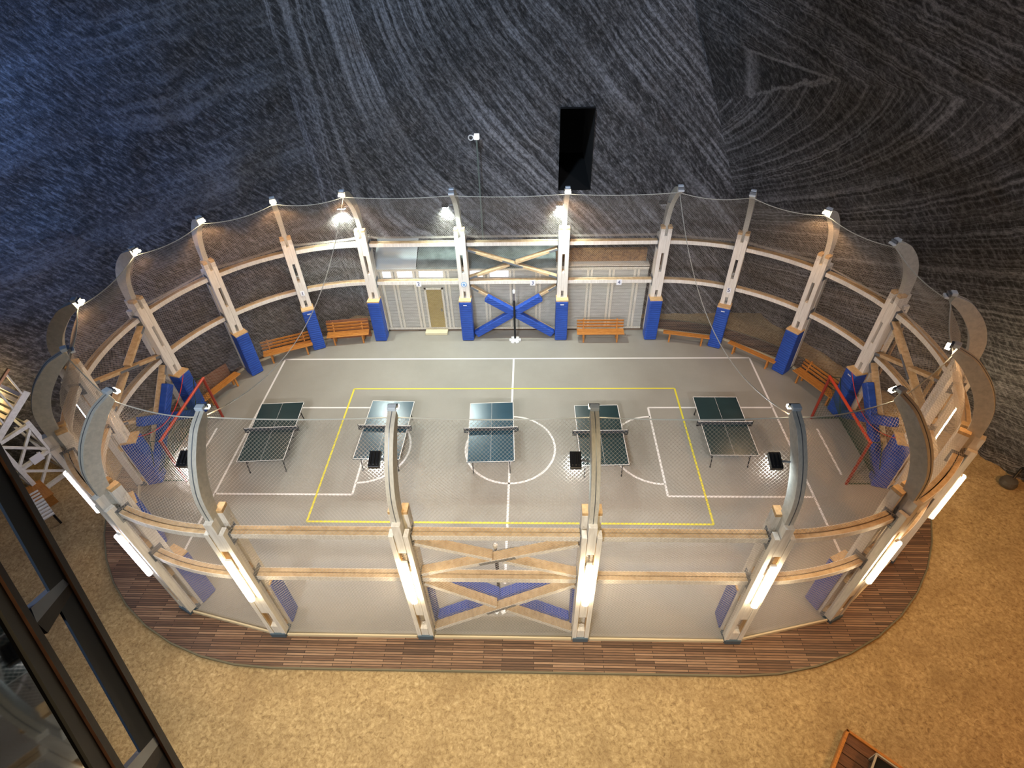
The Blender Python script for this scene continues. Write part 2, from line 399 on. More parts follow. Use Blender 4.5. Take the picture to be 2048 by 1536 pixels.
def wall(name, fa, fb, m_, s0, s1, hole=None, ns=110, nz=90, uvx=None):
    """ruled face between two rising edges fa(z) and fb(z)"""
    us = [k/ns for k in range(ns+1)]; zs = [ -.2+(ZTOP+.2)*k/nz for k in range(nz+1)]
    vs, uvs = [], []
    if hole:
        zs = sorted(set([round(z, 4) for z in zs if abs(z-hole[2]) > .08 and abs(z-hole[3]) > .08]+[hole[2], hole[3]])); 
    nz = len(zs)-1
    grid = []
    for z in zs:
        A, B = fa(z), fb(z)
        row = us[:]
        if hole:
            ua, ub = (hole[0]-A.x)/(B.x-A.x), (hole[1]-A.x)/(B.x-A.x); na, nb = 56, 10; nc = ns-na-nb
            row = [ua*q/na for q in range(na)]+[ua+(ub-ua)*q/nb for q in range(nb)]+[ub+(1-ub)*q/nc for q in range(nc+1)]
        for k, u in enumerate(row):
            p = A.lerp(B, u); nrm = (B-A).cross(Zv).normalized()
            q = V((p.x*.5, p.y*.5, z*.5)); amp = noise.fractal(q, 1, 2, 4)*.16
            low = max(0, 1-max(0, z)/4.2)
            amp += low*.35*abs(noise.fractal(q*1.7+V((9, 0, 0)), 1, 2, 4))*(1 if name != 'wall_back' else .25)
            edge = min(u, 1-u)*40; damp = min(1, edge)
            if hole and hole[0]-.12 < p.x < hole[1]+.12 and hole[2]-.12 < z < hole[3]+.12: damp = 0
            p = p - nrm*amp*damp*(-1)
            vs.append(p); uvs.append((p.x if uvx else (V((p.x, p.y, 0))-V((fa(-.2).x, fa(-.2).y, 0))).dot((V((fb(-.2).x, fb(-.2).y, 0))-V((fa(-.2).x, fa(-.2).y, 0))).normalized()), z))
    W_ = ns+1; fs = []
    for j in range(nz):
        for k in range(ns):
            a = vs[j*W_+k]; c_ = vs[(j+1)*W_+k+1]; mx = (a.x+c_.x)/2; mz = (zs[j]+zs[j+1])/2
            if hole and 56 <= k < 66 and hole[2] < mz < hole[3]: continue
            fs.append((j*W_+k, j*W_+k+1, (j+1)*W_+k+1, (j+1)*W_+k))
    me = bpy.data.meshes.new(name); me.from_pydata([tuple(v) for v in vs], [], fs); me.materials.append(m_)
    ul = me.uv_layers.new(name='UVMap')
    for l in me.loops: ul.data[l.index].uv = uvs[l.vertex_index]
    me.polygons.foreach_set('use_smooth', [True]*len(me.polygons))
    o = bpy.data.objects.new(name, me); COL.objects.link(o); return struct(o)
def edge(E0, E1): return lambda z: E0.lerp(E1, (z-E0.z)/(E1.z-E0.z))
LA0 = V((-30, -14.2, -.2)); LA1 = V((-31, -13.2, ZTOP))
RA0 = V((24.2, -15.2, -.2)); RA1 = V((17.2, -14.2, ZTOP))
wall('wall_back', edge(LE0, LE1), edge(RE0, RE1), R_BACK, 0, 1, (1.78, 3.03, 5.53, 8.48), uvx=True)
# the left face is laid out from the ridge outwards
wl = wall('wall_left', edge(LE0, LE1), edge(LA0, LA1), R_LEFT, 0, 1, ns=150)
wr = wall('wall_right', edge(RE0, RE1), edge(RA0, RA1), R_RIGHT, 0, 1, ns=150)
# drift behind the doorway cut in the back wall, darkness put into its colour
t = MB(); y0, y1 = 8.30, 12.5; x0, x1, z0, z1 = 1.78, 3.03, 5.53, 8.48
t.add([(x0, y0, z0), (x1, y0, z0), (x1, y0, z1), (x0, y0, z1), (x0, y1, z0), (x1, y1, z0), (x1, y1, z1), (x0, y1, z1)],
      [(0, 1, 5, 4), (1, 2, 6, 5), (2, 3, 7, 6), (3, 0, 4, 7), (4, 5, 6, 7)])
struct(t.build('door_1', mat('drift_shade', (.0012, .0011, .001), 1.0)))

# ------------------------------------------------------------------ posts of the ring
def rz_of(i): return RAD(ANG[i])
def slotted(mb, x0, x1, hw, z0, z1, slots, mi=0):
    zz = z0
    for a, b_ in slots: mb.box((x0, -hw, zz), (x1, hw, a), mi); zz = b_
    mb.box((x0, -hw, zz), (x1, hw, z1), mi)
PM = {}
def proto(key, mb, mats, smooth=False):
    o = mb.build(key, mats, smooth=smooth); me = o.data; bpy.data.objects.remove(o); PM[key] = me
ci = MB()
for s in (-1, 1): ci.box((-.27, s*.05, 0), (-.03, s*.205, 4.88)); ci.box((-.268, s*.052, 4.88), (-.032, s*.203, 4.97), 1)
slotted(ci, -.262, -.06, .05, 0, 4.6, ((1.98, 2.28), (3.1, 3.9)))
proto('inner_column', ci, [M_CREAM, M_EDGE])
co = MB()
for s in (-1, 1):
    co.box((.07, s*.10, .1), (.27, s*.205, 4.55)); co.box((.09, s*.088, .1), (.24, s*.10, 4.3), 1)
slotted(co, .06, .255, .088, .1, 4.88, ((.5, 1.2), (3.2, 3.92)))
proto('outer_column', co, [M_CREAM, M_EDGE])
tb = MB(); tb.box((-.03, -.16, 0), (.07, .16, .22)); proto('spacer_block', tb, M_EDGE)
out_p = [(.14, 4.2), (.15, 5.0), (.105, 5.5), (-.02, 5.85), (-.22, 6.18), (-.47, 6.45), (-.74, 6.66), (-1.10, 6.78)]
in_p = [(-.13, 4.2), (-.13, 4.95), (-.20, 5.35), (-.34, 5.72), (-.50, 5.98), (-.70, 6.22), (-.90, 6.42), (-1.14, 6.60)]
def smoothp(p, n=4):
    out = []
    for i in range(len(p)-1):
        p0, p1, p2, p3 = p[max(i-1, 0)], p[i], p[i+1], p[min(i+2, len(p)-1)]
        for k in range(n):
            t = k/n
            out.append(tuple(.5*((2*p1[a])+(-p0[a]+p2[a])*t+(2*p0[a]-5*p1[a]+4*p2[a]-p3[a])*t*t+(-p0[a]+3*p1[a]-3*p2[a]+p3[a])*t**3) for a in (0, 1)))
    return out+[p[-1]]
ar = MB(); rings = []
for (a, za), (b_, zb) in zip(smoothp(out_p), smoothp(in_p)):
    rings.append([(b_, -.085, zb), (b_, .085, zb), (a, .085, za), (a, -.085, za)])
ar.sweep(rings); proto('arch_rib', ar, M_ARCH)
ax_ = MB(); rings = []                                   # thin cable strip along the back of the rib
for (a, za) in smoothp(out_p): rings.append([(a-.005, -.008, za), (a-.005, .008, za), (a+.008, .008, za+.004), (a+.008, -.008, za+.004)])
ax_.sweep(rings); proto('cable_strip', ax_, M_STEEL)
pd = MB(); sec = []
for z, g_ in ((.02, -.015), (.05, 0), (1.88, 0), (1.93, -.02)):
    x0, x1, y_ = -.53-g_, -.10, .25+g_; r_ = .05
    sec.append([(x1, -y_, z), (x1, y_, z), (x0+r_, y_, z), (x0+.012, y_-.012, z), (x0, y_-r_, z), (x0, -y_+r_, z), (x0+.012, -y_+.012, z), (x0+r_, -y_, z)])
pd.sweep(sec); proto('pad', pd, M_PAD)
cp = MB()
cp.box((-.515, -.245, 1.93), (-.275, .245, 1.985)); cp.box((-.275, -.245, 1.93), (-.08, -.207, 1.985)); cp.box((-.275, .207, 1.93), (-.08, .245, 1.985)); proto('pad_cap', cp, M_EDGE)
lb = MB(); lb.box((-.536, -.07, 1.78), (-.529, .07, 1.81)); proto('pad_label', lb, M_WHITE)
sh = MB(); sh.box((.02, -.19, 0), (.30, .19, .16)); sh.box((-.02, -.215, 0), (.10, .215, .09)); proto('foot_shoe', sh, M_SHOE)
sp = MB(); sp.box((-.17, .206, 0), (.15, .214, .40))
for z in (.06, .34):
    for x in (-.12, .1): sp.box((x-.02, .213, z-.02), (x+.02, .226, z+.02))
proto('joint_plate', sp, M_STEEL)
POST = {}
PCOL = {}
for i in range(1, 21):
    a = rz_of(i); loc = (CX[i]+6.45*cos(a), 6.45*sin(a), 0)
    T = thing('arena_post', 'cream timber post with curved arm, ' + PN[i], 'post', loc, a, 'curved timber posts of the arena')
    POST[i] = T
    for k in ('inner_column', 'outer_column', 'spacer_block', 'arch_rib', 'joint_plate', 'foot_shoe', 'pad_cap', 'pad'):
        bv = {'inner_column': .008, 'arch_rib': .006, 'outer_column': .006}.get(k, 0)
        if k == 'spacer_block':
            for z in (.1, 1.6, 2.85, 4.0): obj(k, PM[k], T).location.z = z
            continue
        if k == 'joint_plate':
            for z in (4.02, 2.42):
                for q in (0, pi):
                    o = obj(k, PM[k], T); o.location = (-.02 if q else 0, 0, z); o.rotation_euler.z = q
            continue
        o = obj(k, PM[k], T, bv)
        if k == 'pad':
            o['label'] = 'blue vinyl padding'
            if i in (2, 3, 5, 20, 7): obj('pad_label', PM['pad_label'], o)
        if k == 'arch_rib' and i in (8, 9, 10, 11, 12, 13, 14, 15, 16): obj('cable_strip', PM['cable_strip'], o)

# ------------------------------------------------------------------ ring beams, kickboards, braces
def ring_beam(i, z0, z1, name, label):
    straight = ANG[i] == ANG[nx(i)]
    n = 2 if straight else 12; g_ = .222/baylen(i, 6.45)
    a_, b_ = MB(), MB()
    T = thing(name, label, 'beam', path(i, .5, 6.45, z0), 0, 'ring beams of the arena')
    off = path(i, .5, 6.45, z0)
    def sw(mb, r_0, r_1, za, zb, mi):
        rg = []
        for k in range(n+1):
            t_ = g_+(1-2*g_)*k/n
            rg.append([path(i, t_, r_0, za)-off, path(i, t_, r_1, za)-off, path(i, t_, r_1, zb)-off, path(i, t_, r_0, zb)-off])
        mb.sweep(rg, mi)
    sw(a_, 6.345, 6.435, z0, z1, 0); sw(a_, 6.333, 6.345, z0+.003, z1-.003, 1); a_.build('inner_plank', [M_RING, M_CREAM], T)
    sw(b_, 6.46, 6.55, z0, z1, 0); sw(b_, 6.55, 6.562, z0+.003, z1-.003, 1); b_.build('outer_plank', [M_RING, M_CREAM], T)
    c_ = MB(); sw(c_, 6.435, 6.46, z0+.01, z1-.05, 0); c_.build('filler_strip', M_DARKGAP, T)
for i in range(1, 21):
    ring_beam(i, 4.20, 4.35, 'upper_ring_beam', 'upper timber ring beam ' + BN[i])
    ring_beam(i, 2.53, 2.68, 'lower_ring_beam', 'lower timber ring beam ' + BN[i])
    if i not in (1, 2, 3):
        straight = ANG[i] == ANG[nx(i)]; n = 2 if straight else 2
        k_ = MB(); g_ = .23/baylen(i, 6.7)
        k_.bar(path(i, g_, 6.70, .055, True), path(i, 1-g_, 6.70, .055, True), .10, .04, Zv)
        tag(k_.build('kickboard', mat('pale_board', (.62, .52, .34), .6)), 'thin pale board on the floor, bay ' + BN[i].replace('over the', 'of the').replace('above the', 'of the').replace('above a', 'of a').replace('on the ', 'of the '), 'board', 'boards along the foot of the net')

def xbrace(i, za, zb, padded, label):
    A = path(i, 0, 6.44, 0, True); B = path(i, 1, 6.44, 0, True); d_ = (B-A).normalized(); out = V((d_.y, -d_.x, 0))
    mid = (A+B)/2
    if out.dot(mid) < 0: out = -out
    A += d_*.235; B -= d_*.235
    T = thing('cross_brace', label, 'brace', (A+B)/2, 0, 'X braces of the arena')
    org = (A+B)/2
    def P(u, z): return A.lerp(B, u)+Zv*z-org
    if padded: zt, zl = zb, za
    for q, (za_, zb_) in enumerate(((zb, za), (za, zb))):
        p0, p1 = P(0, za_), P(1, zb_)
        # second diagonal is halved around the first one
        segs = [(0, 1)] if q == 0 else [(0, .465), (.535, 1)]
        for (a, b_) in segs:
            mb = MB(); mb.bar(p0.lerp(p1, a), p0.lerp(p1, b_), .22, .095, out)
            mb2 = mb.build('diagonal_beam', M_RING, T, .006)
            fc = MB(); fc.bar(p0.lerp(p1, a)+out*.114, p0.lerp(p1, b_)+out*.114, .012, .088, out)
            fc.build('face_board', M_CREAM, mb2)
        for a in ((.0, .09), (.91, 1)):
            pl = MB(); pl.bar(p0.lerp(p1, a[0])-out*.114, p0.lerp(p1, a[1])-out*.114, .008, .085, out); pl.build('end_plate', M_STEEL, T)
        if padded:
            lo, hi = (p0, p1) if p0.z < p1.z else (p1, p0)
            sg = [(.0, .82)] if q == 0 else [(0, .465), (.535, .82)]
            for a, b_ in sg:
                pb = MB(); pb.bar(lo.lerp(hi, max(a, .03))-out*.235, lo.lerp(hi, b_)-out*.235, .25, .30, out)
                o = pb.build('brace_pad', M_PAD, T, .03); o['label'] = 'blue vinyl padding'
    c0 = P(.5, (za+zb)/2); dd = (P(1, za)-P(0, zb)).normalized()
    for s in (1, -1):
        pl = MB(); pl.bar(c0-dd*.42+out*.126*s, c0+dd*.42+out*.126*s, .012, .07, out); pl.build('steel_plate', M_STEEL, T)
for i, nm in ((2, 'far side in front of the cabin'), (7, 'right end behind the red goal'), (12, 'front side nearest the viewer'), (17, 'left end behind the red goal')):
    xbrace(i, 2.80, 4.03, False, 'upper unpadded timber X brace, ' + nm)
    xbrace(i, .12, 2.40, True, 'lower timber X brace with blue pads, ' + nm)

# ------------------------------------------------------------------ lamps on the posts
def on_post(i, x, y, z):
    a = rz_of(i); c0 = V((CX[i]+6.45*cos(a), 6.45*sin(a), 0)); e_ = V((cos(a), sin(a), 0)); tn = V((-sin(a), cos(a), 0))
    return c0+e_*x+tn*y+Zv*z
LIT = {19: 1, 20: 1.2, 1: 1.3, 3: 1.6, 6: 1.3, 9: 1.0, 10: 1.6, 11: 1.6, 12: .9, 13: 1.3, 14: 1.6, 15: 1.8, 17: .5, 18: .25}
for i in range(1, 21):
    T = thing('tip_spotlight', ('lit' if i in LIT else 'unlit') + ' spotlight on arm tip, ' + PN[i], 'spotlight', on_post(i, -1.13, 0, 6.78), rz_of(i), 'spotlights on the arm tips')
    h = MB(); h.box((-.07, -.085, .0), (.06, .085, .09)); h.build('housing', mat('lamp_housing', (.62, .70, .78), .4, .1), T, .015)
    bk = MB(); bk.box((-.12, -.10, -.03), (-.07, .10, .05)); bk.build('bracket', M_STEEL, T)
    ln = MB(); ln.box((-.18, -.10, -.08), (-.09, .10, -.02)); ln.build('lens', M_LENS_W if i in LIT else M_LENS_OFF, T, .01)
    if i in LIT:
        p = on_post(i, -1.22, 0, 6.50)
        e_ = V((cos(rz_of(i)), sin(rz_of(i)), 0)); light('tip_light', 'SPOT', p, (60 if 10 <= i <= 15 else 130)*LIT[i], (1, .60, .30), .06, p-e_*1.2-Zv*4, 156, .5)
FLOOD = {14: (1, 1), 13: (1, 1), 12: (1, 1), 11: (1, 1), 1: (1, 1), 2: (1, 1), 3: (1, 1), 4: (1, 0)}
for i, (side, on) in FLOOD.items():
    # lamp heads hang beside the arch ribs on the side facing left
    y_ = (-.36 if i >= 11 else .36); 
    if i == 3: y_ = .24
    p = on_post(i, -.52, y_, 6.0)
    T = thing('floodlight', ('switched-on' if on else 'switched-off') + ' black floodlight beside the arm, ' + PN[i], 'floodlight', p, rz_of(i), 'floodlights beside the arms')
    hd = MB(); hd.box((-.17, -.11, -.06), (.17, .11, .06)); hd.box((-.13, -.02, .06), (.13, .02, .085)); hd.box((-.13, -.08, .06), (.13, -.05, .085)); hd.box((-.13, .05, .06), (.13, .08, .085))
    ho = hd.build('housing', M_BLACK, T, .012); 
    ls = MB(); ls.box((-.155, -.095, -.075), (.155, .095, -.06)); lo = ls.build('lens', M_LENS_C if on else M_LENS_OFF, T)
    ar_ = MB(); sgn = 1 if y_ < 0 else -1
    ar_.tube([(.0, sgn*.11, 0), (.02, sgn*.17, .02), (.02, sgn*.27, .0)], .022, 8); ar_.build('arm', M_STEEL, T)
    tilt = RAD(-22 if i >= 11 else -34)
    for o in (ho, lo): o.rotation_euler = (0, -tilt if False else RAD(20), 0)
    if on:
        e_ = V((cos(rz_of(i)), sin(rz_of(i)), 0)); tn = V((-sin(rz_of(i)), cos(rz_of(i)), 0))
        ps = p - Zv*.13 - e_*.05; dn_ = (-e_*6.5 if i >= 11 else -e_*1.8)
        light('flood_beam', 'SPOT', ps, 1000 if i >= 11 else 950, (.94, .94, 1.0) if i >= 11 else (.84, 1.0, .96), .10, ps + dn_ - Zv*5.5, 130, .7)
# fluorescent tubes on the outside of the near posts
for i in range(8, 18):
    cool = i in (14, 15, 16, 17)
    T = thing('tube_lamp', ('white' if i in (15, 16, 17) else 'warm') + ' tube lamp on post, ' + PN[i], 'lamp', on_post(i, .30, 0, 0), rz_of(i), 'tube lamps outside the posts')
    bx = MB(); bx.box((-.02, -.06, 2.02), (.035, .06, 3.68)); bx.build('batten', M_WHITE, T)
    tb_ = MB(); tb_.sweep([[(.035, -.07, z), (.035, .07, z), (.07, .075, z), (.10, .05, z), (.11, 0, z), (.10, -.05, z), (.07, -.075, z)] for z in (2.05, 3.65)]); tb_.build('diffuser', M_TUBE2 if i in (15, 16, 17) else M_TUBE, T)
# ------------------------------------------------------------------ net of the arena
import numpy as np
prof = [(-1.10, 6.60), (-.98, 6.38), (-.76, 6.10), (-.56, 5.82), (-.42, 5.50), (-.33, 5.15), (-.26, 4.72), (.14, 4.42), (.15, 4.0), (.16, 2.0), (.16, .12)]
pl = [0]
for a, b_ in zip(prof, prof[1:]): pl.append(pl[-1]+math.hypot(a[0]-b_[0], a[1]-b_[1]))
VT = pl[-1]
bay0 = [0]
for i in range(1, 21): bay0.append(bay0[-1]+baylen(i, 6.3))
UT = bay0[-1]
pa, pb = np.array(prof), np.array(pl)
def surf(U, Vv):
    U = np.mod(U, UT); k = np.clip(np.searchsorted(bay0, U, side='right')-1, 0, 19); b0 = np.array(bay0)
    t = (U-b0[k])/(b0[k+1]-b0[k]); Vc = np.clip(Vv, 0, VT)
    r = 6.45+np.interp(Vc, pb, pa[:, 0]); z = np.interp(Vc, pb, pa[:, 1])
    # slack of the net between two arms
    sag = 4*t*(1-t); top = np.clip(1-Vc/2.6, 0, 1)
    z = z-np.where((k < 3)|((k >= 10)&(k < 13)), .07, .15)*sag*top
    ang = np.radians(np.array([ANG[i] for i in range(1, 21)]+[-270.])); cx = np.array([CX[i] for i in range(1, 21)]+[CX[1]])
    A = np.stack([cx[k]+r*np.cos(ang[k]), r*np.sin(ang[k]), z], -1); B = np.stack([cx[k+1]+r*np.cos(ang[k+1]), r*np.sin(ang[k+1]), z], -1)
    return A*(1-t)[..., None]+B*t[..., None]
def strand_mesh(name, lines, rad, m_):
    """lines: array (n, k, 3) of strand points; three-sided cords"""
    Ls = np.asarray(lines, float); n_, k_, _ = Ls.shape
    d_ = np.gradient(Ls, axis=1); d_ /= np.linalg.norm(d_, axis=-1, keepdims=True)+1e-9
    ref = np.array([.31, .52, .79]); a_ = np.cross(d_, ref); a_ /= np.linalg.norm(a_, axis=-1, keepdims=True)+1e-9; b_ = np.cross(d_, a_)
    vs = np.stack([Ls+rad*(a_*math.cos(q)+b_*math.sin(q)) for q in (0, 2.0944, 4.18879)], 2).reshape(-1, 3)
    idx = np.arange(n_*k_*3).reshape(n_, k_, 3)
    f = [np.stack([idx[:, :-1, q], idx[:, :-1, (q+1) % 3], idx[:, 1:, (q+1) % 3], idx[:, 1:, q]], -1).reshape(-1, 4) for q in range(3)]
    f = np.concatenate(f)
    me = bpy.data.meshes.new(name); me.vertices.add(len(vs)); me.vertices.foreach_set('co', vs.ravel())
    me.loops.add(f.size); me.loops.foreach_set('vertex_index', f.ravel().astype(np.int32))
    me.polygons.add(len(f)); me.polygons.foreach_set('loop_start', np.arange(0, f.size, 4, dtype=np.int32))
    try: me.polygons.foreach_set('loop_total', np.full(len(f), 4, dtype=np.int32))
    except Exception: pass
    me.update(calc_edges=True); me.materials.append(m_)
    return me
CELL = .083; KS = 44
vv = np.linspace(0, VT, KS); us = np.arange(0, UT, CELL)
# stretch the columns so the count closes on itself
us = np.linspace(0, UT, int(round(UT/CELL)), endpoint=False)
lines = np.concatenate([surf(us[:, None]+s*vv[None, :], np.broadcast_to(vv, (len(us), KS))) for s in (1, -1)])
netT = thing('safety_net', 'fine pale cord net hung all round inside the arena posts', 'net', (0, 0, 0))
obj('mesh_cords', strand_mesh('mesh_cords', lines, .0029, M_NET), netT)['kind'] = 'stuff'
uu = np.linspace(0, UT, 241); top = surf(uu[:-1], np.zeros(240))
bt = MB(); bt.tube([V(p) for p in top]+[V(top[0])], .013, 5, cap=False); bt.build('edge_rope', M_ROPE, netT)

# ------------------------------------------------------------------ court equipment
def tt_table(x, y, deg, label, m_):
    T = thing('table_tennis_table', label, 'table', (x, y, 0), RAD(deg), 'table tennis tables')
    for s in (-1, 1):
        tp = MB(); tp.box((-.7625, s*.006, .73), (.7625, s*1.37, .755)); z_ = .7565
        def q(x0, y0, x1, y1): tp.add([(x0, y0, z_), (x1, y0, z_), (x1, y1, z_), (x0, y1, z_)], [(0, 1, 2, 3)], 1)
        q(-.7625, s*.006, -.742, s*1.37); q(.742, s*.006, .7625, s*1.37); q(-.7625, s*1.35, .7625, s*1.37); q(-.003, s*.006, .003, s*1.345)
        tp.build('table_half', [m_, M_LW], T, fix=True)
        fr = MB()
        for (a, b_) in (((-.66, s*.1), (-.66, s*1.25)), ((.66, s*.1), (.66, s*1.25)), ((-.66, s*1.25), (.66, s*1.25)), ((-.66, s*.1), (.66, s*.1))):
            fr.bar((*a, .70), (*b_, .70), .03, .05)
        fr.build('steel_frame', M_BLACK, T)
        for sx in (-1, 1):
            lg = MB(); lg.tube([(sx*.6, s*1.12, .70), (sx*.6, s*1.22, .02)], .018, 8); lg.tube([(sx*.6, s*1.12, .35), (sx*.6, s*.45, .68)], .010, 6)
            lo = lg.build('leg', M_BLACK, T)
            wl_ = MB(); wl_.tube([(sx*.6-.015, s*1.22, .03), (sx*.6+.015, s*1.22, .03)], .03, 10); wl_.build('foot', M_BLACK, lo)
    un = MB(); un.bar((-.5, 0, .25), (.5, 0, .25), .06, .05)
    for sx in (-1, 1): un.tube([(sx*.45, -.3, .05), (sx*.45, 0, .3), (sx*.45, .3, .05)], .018, 6); un.tube([(sx*.45, 0, .25), (sx*.45, 0, .7)], .018, 6)
    un.build('undercarriage', M_BLACK, T)
    nt_ = MB(); nt_.box((-.90, -.004, .76), (.90, .004, .90)); nt_.box((-.90, -.006, .897), (.90, .006, .912), 1)
    nt_.build('table_net', [mat('dark_mesh_cloth', (.03, .035, .04), .8), M_LW], T)
    for sx in (-1, 1):
        cl = MB(); cl.box((sx*.90, -.012, .74), (sx*.92, .012, .92)); cl.box((sx*.765, -.02, .70), (sx*.92, .02, .728)); cl.build('net_clamp', M_BLACK, T)
M_TT = mat('dark_green_table_top', rough=.28, setup=blotch((.010, .026, .028), (.014, .034, .036), 2, .0))
M_TTB = mat('table_top_teal_sheen', rough=.28, setup=blotch((.004, .034, .056), (.006, .042, .068), 2, .0))  # floodlights' teal reflection put into the colour of these two tops
tt_table(-8.10, -.084, 3.6, 'dark green table tennis table on the left sideline, leftmost of five', M_TT)
tt_table(-4.23, .01, -1.3, 'table tennis table with teal sheen in the left half, second from left', M_TTB)
tt_table(-.62, -.085, 2.3, 'table tennis table with teal sheen beside the centre line, middle of five', M_TTB)
tt_table(3.006, -.21, 1.3, 'dark green table tennis table right of the centre circle', M_TT)
tt_table(7.17, .21, -.3, 'dark green table tennis table by the right penalty box, rightmost of five', M_TT)

def goal(sx, label):
    T = thing('goal', label, 'goal', (sx*10.65, -.2, 0), 0 if sx > 0 else pi, 'red goals')
    H_, Wg, D_ = 1.93, 1.47, .98
    cb = MB(); cb.tube([(0, -Wg-.04, H_), (0, Wg+.04, H_)], .045, 10); cb.build('crossbar', M_RED, T)
    for s in (-1, 1):
        p_ = MB(); p_.tube([(0, s*Wg, .0), (0, s*Wg, H_)], .045, 10); p_.build('goal_post', M_RED2, T)
        b_ = MB(); b_.tube([(0, s*Wg, .025), (D_, s*Wg, .025)], .022, 8); b_.tube([(.04, s*Wg, H_), (.35, s*Wg, H_-.03), (D_, s*Wg, .03)], .016, 8)
        b_.build('side_frame', M_GNET, T)
    bb = MB(); bb.tube([(D_, -Wg, .025), (D_, Wg, .025)], .025, 8); bb.build('rear_bar', M_GNET, T)
    ln = []
    def S_(u, v): # back net: u across, v from the crossbar down to the rear bar
        return (.03+(D_-.03)*(v**1.25), -Wg+2*Wg*u, H_-(H_-.03)*v)
    for k in range(31): ln.append([S_(k/30, q/11) for q in range(12)])
    for k in range(23): ln.append([S_(q/11, k/22) for q in range(12)])
    for s in (-1, 1):
        for k in range(1, 11):
            x_ = D_*k/11; zt = H_*(1-(x_/D_)**.8)
            ln.append([(x_, s*Wg, .03+(zt-.03)*q/11) for q in range(12)])
        for k in range(1, 18):
            zz = H_*k/18; xe = D_*((1-zz/H_)**1.25)
            ln.append([(xe*q/11, s*Wg, zz) for q in range(12)])
    obj('goal_net', strand_mesh('goal_net', ln, .0045, M_GNET), T)
goal(1, 'red-framed goal with dark net at the right end of the court')
goal(-1, 'red-framed goal with dark net at the left end of the court')

def net_pole(x, y, h, label):
    T = thing('net_pole', label, 'pole', (x, y, 0), 0, 'black poles for a volleyball net')
    p_ = MB(); p_.tube([(0, 0, .08), (0, 0, h-.45)], .045, 12); p_.build('lower_tube', M_BLACK, T)
    p_ = MB(); p_.tube([(0, 0, h-.45), (0, 0, h-.1)], .032, 12); p_.build('upper_tube', mat('grey_tube', (.10, .09, .11), .5), T)
    p_ = MB(); p_.tube([(0, 0, h-.1), (0, 0, h), (0, 0, h+.05)], [.05, .055, .02], 12); p_.build('top_cap', M_WHITE, T)
    bs = MB()
    for k in range(6): a = k*pi/3; bs.bar((0, 0, .045), (.24*cos(a), .24*sin(a), .035), .13, .07)
    bs.tube([(0, 0, 0), (0, 0, .12)], .12, 12); bs.build('base', M_WHITE, T, .01)
net_pole(.03, 5.95, 2.45, 'black pole on a white star-shaped base before the far X brace')
net_pole(-.10, -5.85, 2.95, 'black pole with pale top cap behind the front X brace')

def bench(cx, cy, deg, ln_, label, back=True, depth=.42, flat=False):
    T = thing('bench', label, 'bench', (cx, cy, 0), RAD(deg), 'varnished wooden benches')
    n_ = 2 if flat else 4; w_ = depth/n_
    for k in range(n_):
        s_ = MB(); y_ = -depth/2+w_*(k+.5); s_.box((-ln_/2, y_-w_/2+.008, .42), (ln_/2, y_+w_/2-.008, .455)); s_.build('seat_slat', M_BENCH, T, .006)
    if back:
        for k in range(3):
            s_ = MB(); z_ = .54+k*.125; y_ = depth/2+.03+k*.03
            s_.bar((-ln_/2, y_, z_), (ln_/2, y_, z_), .025, .105, (0, 1, .25)); s_.build('back_slat', M_BENCH, T, .005)
    for sx in (-1, 1):
        x_ = sx*(ln_/2-.28)
        for sy in (-1, 1):
            l_ = MB(); l_.bar((x_, sy*(depth/2-.06), 0), (x_, sy*(depth/2-.08), .42), .06, .06, (1, 0, 0)); l_.build('leg', M_BENCH, T)
        r_ = MB(); r_.bar((x_, -depth/2+.04, .40), (x_, depth/2-.02, .40), .05, .04, (1, 0, 0)); r_.build('rail', M_BENCH, T)
        if back: l_ = MB(); l_.bar((x_, depth/2-.02, .38), (x_, depth/2+.13, .87), .05, .04, (1, 0, 0)); l_.build('back_support', M_BENCH, T)
bench(3.60, 5.95, 0, 1.95, 'slatted bench with backrest in front of the cabin')
bench(-7.05, 5.90, 8, 1.75, 'slatted bench with brown board behind it at the far left')
bench(-9.30, 4.90, 24, 1.95, 'slatted bench between two padded posts of the far left bend')
bench(-11.15, 2.55, 66, 1.75, 'plain narrow bench behind the left goal', False, .34, True)
bench(7.10, 5.72, -13, 1.85, 'low plain bench just right of the far row of posts', False, .26, True)
bench(9.42, 4.55, -43, 1.95, 'low plain bench in the far right bend, second from the cabin', False, .26, True)
bench(11.22, 2.62, -63, 1.95, 'slatted bench with backrest behind the right goal')
for (p, q, h, lb_) in (((-7.95, 6.12), (-6.2, 6.32), .95, 'brown board leaning behind the far left bench'), ((-12.05, 2.2), (-11.25, 3.55), .75, 'brown board behind the plain bench near the left goal')):
    bd_ = MB(); bd_.bar((*p, h/2), (*q, h/2), .03, h, (0, 1, 0)) if False else bd_.bar((*p, h/2), (*q, h/2), h, .03, Zv)
    tag(bd_.build('board', M_BENCHB), lb_, 'board')

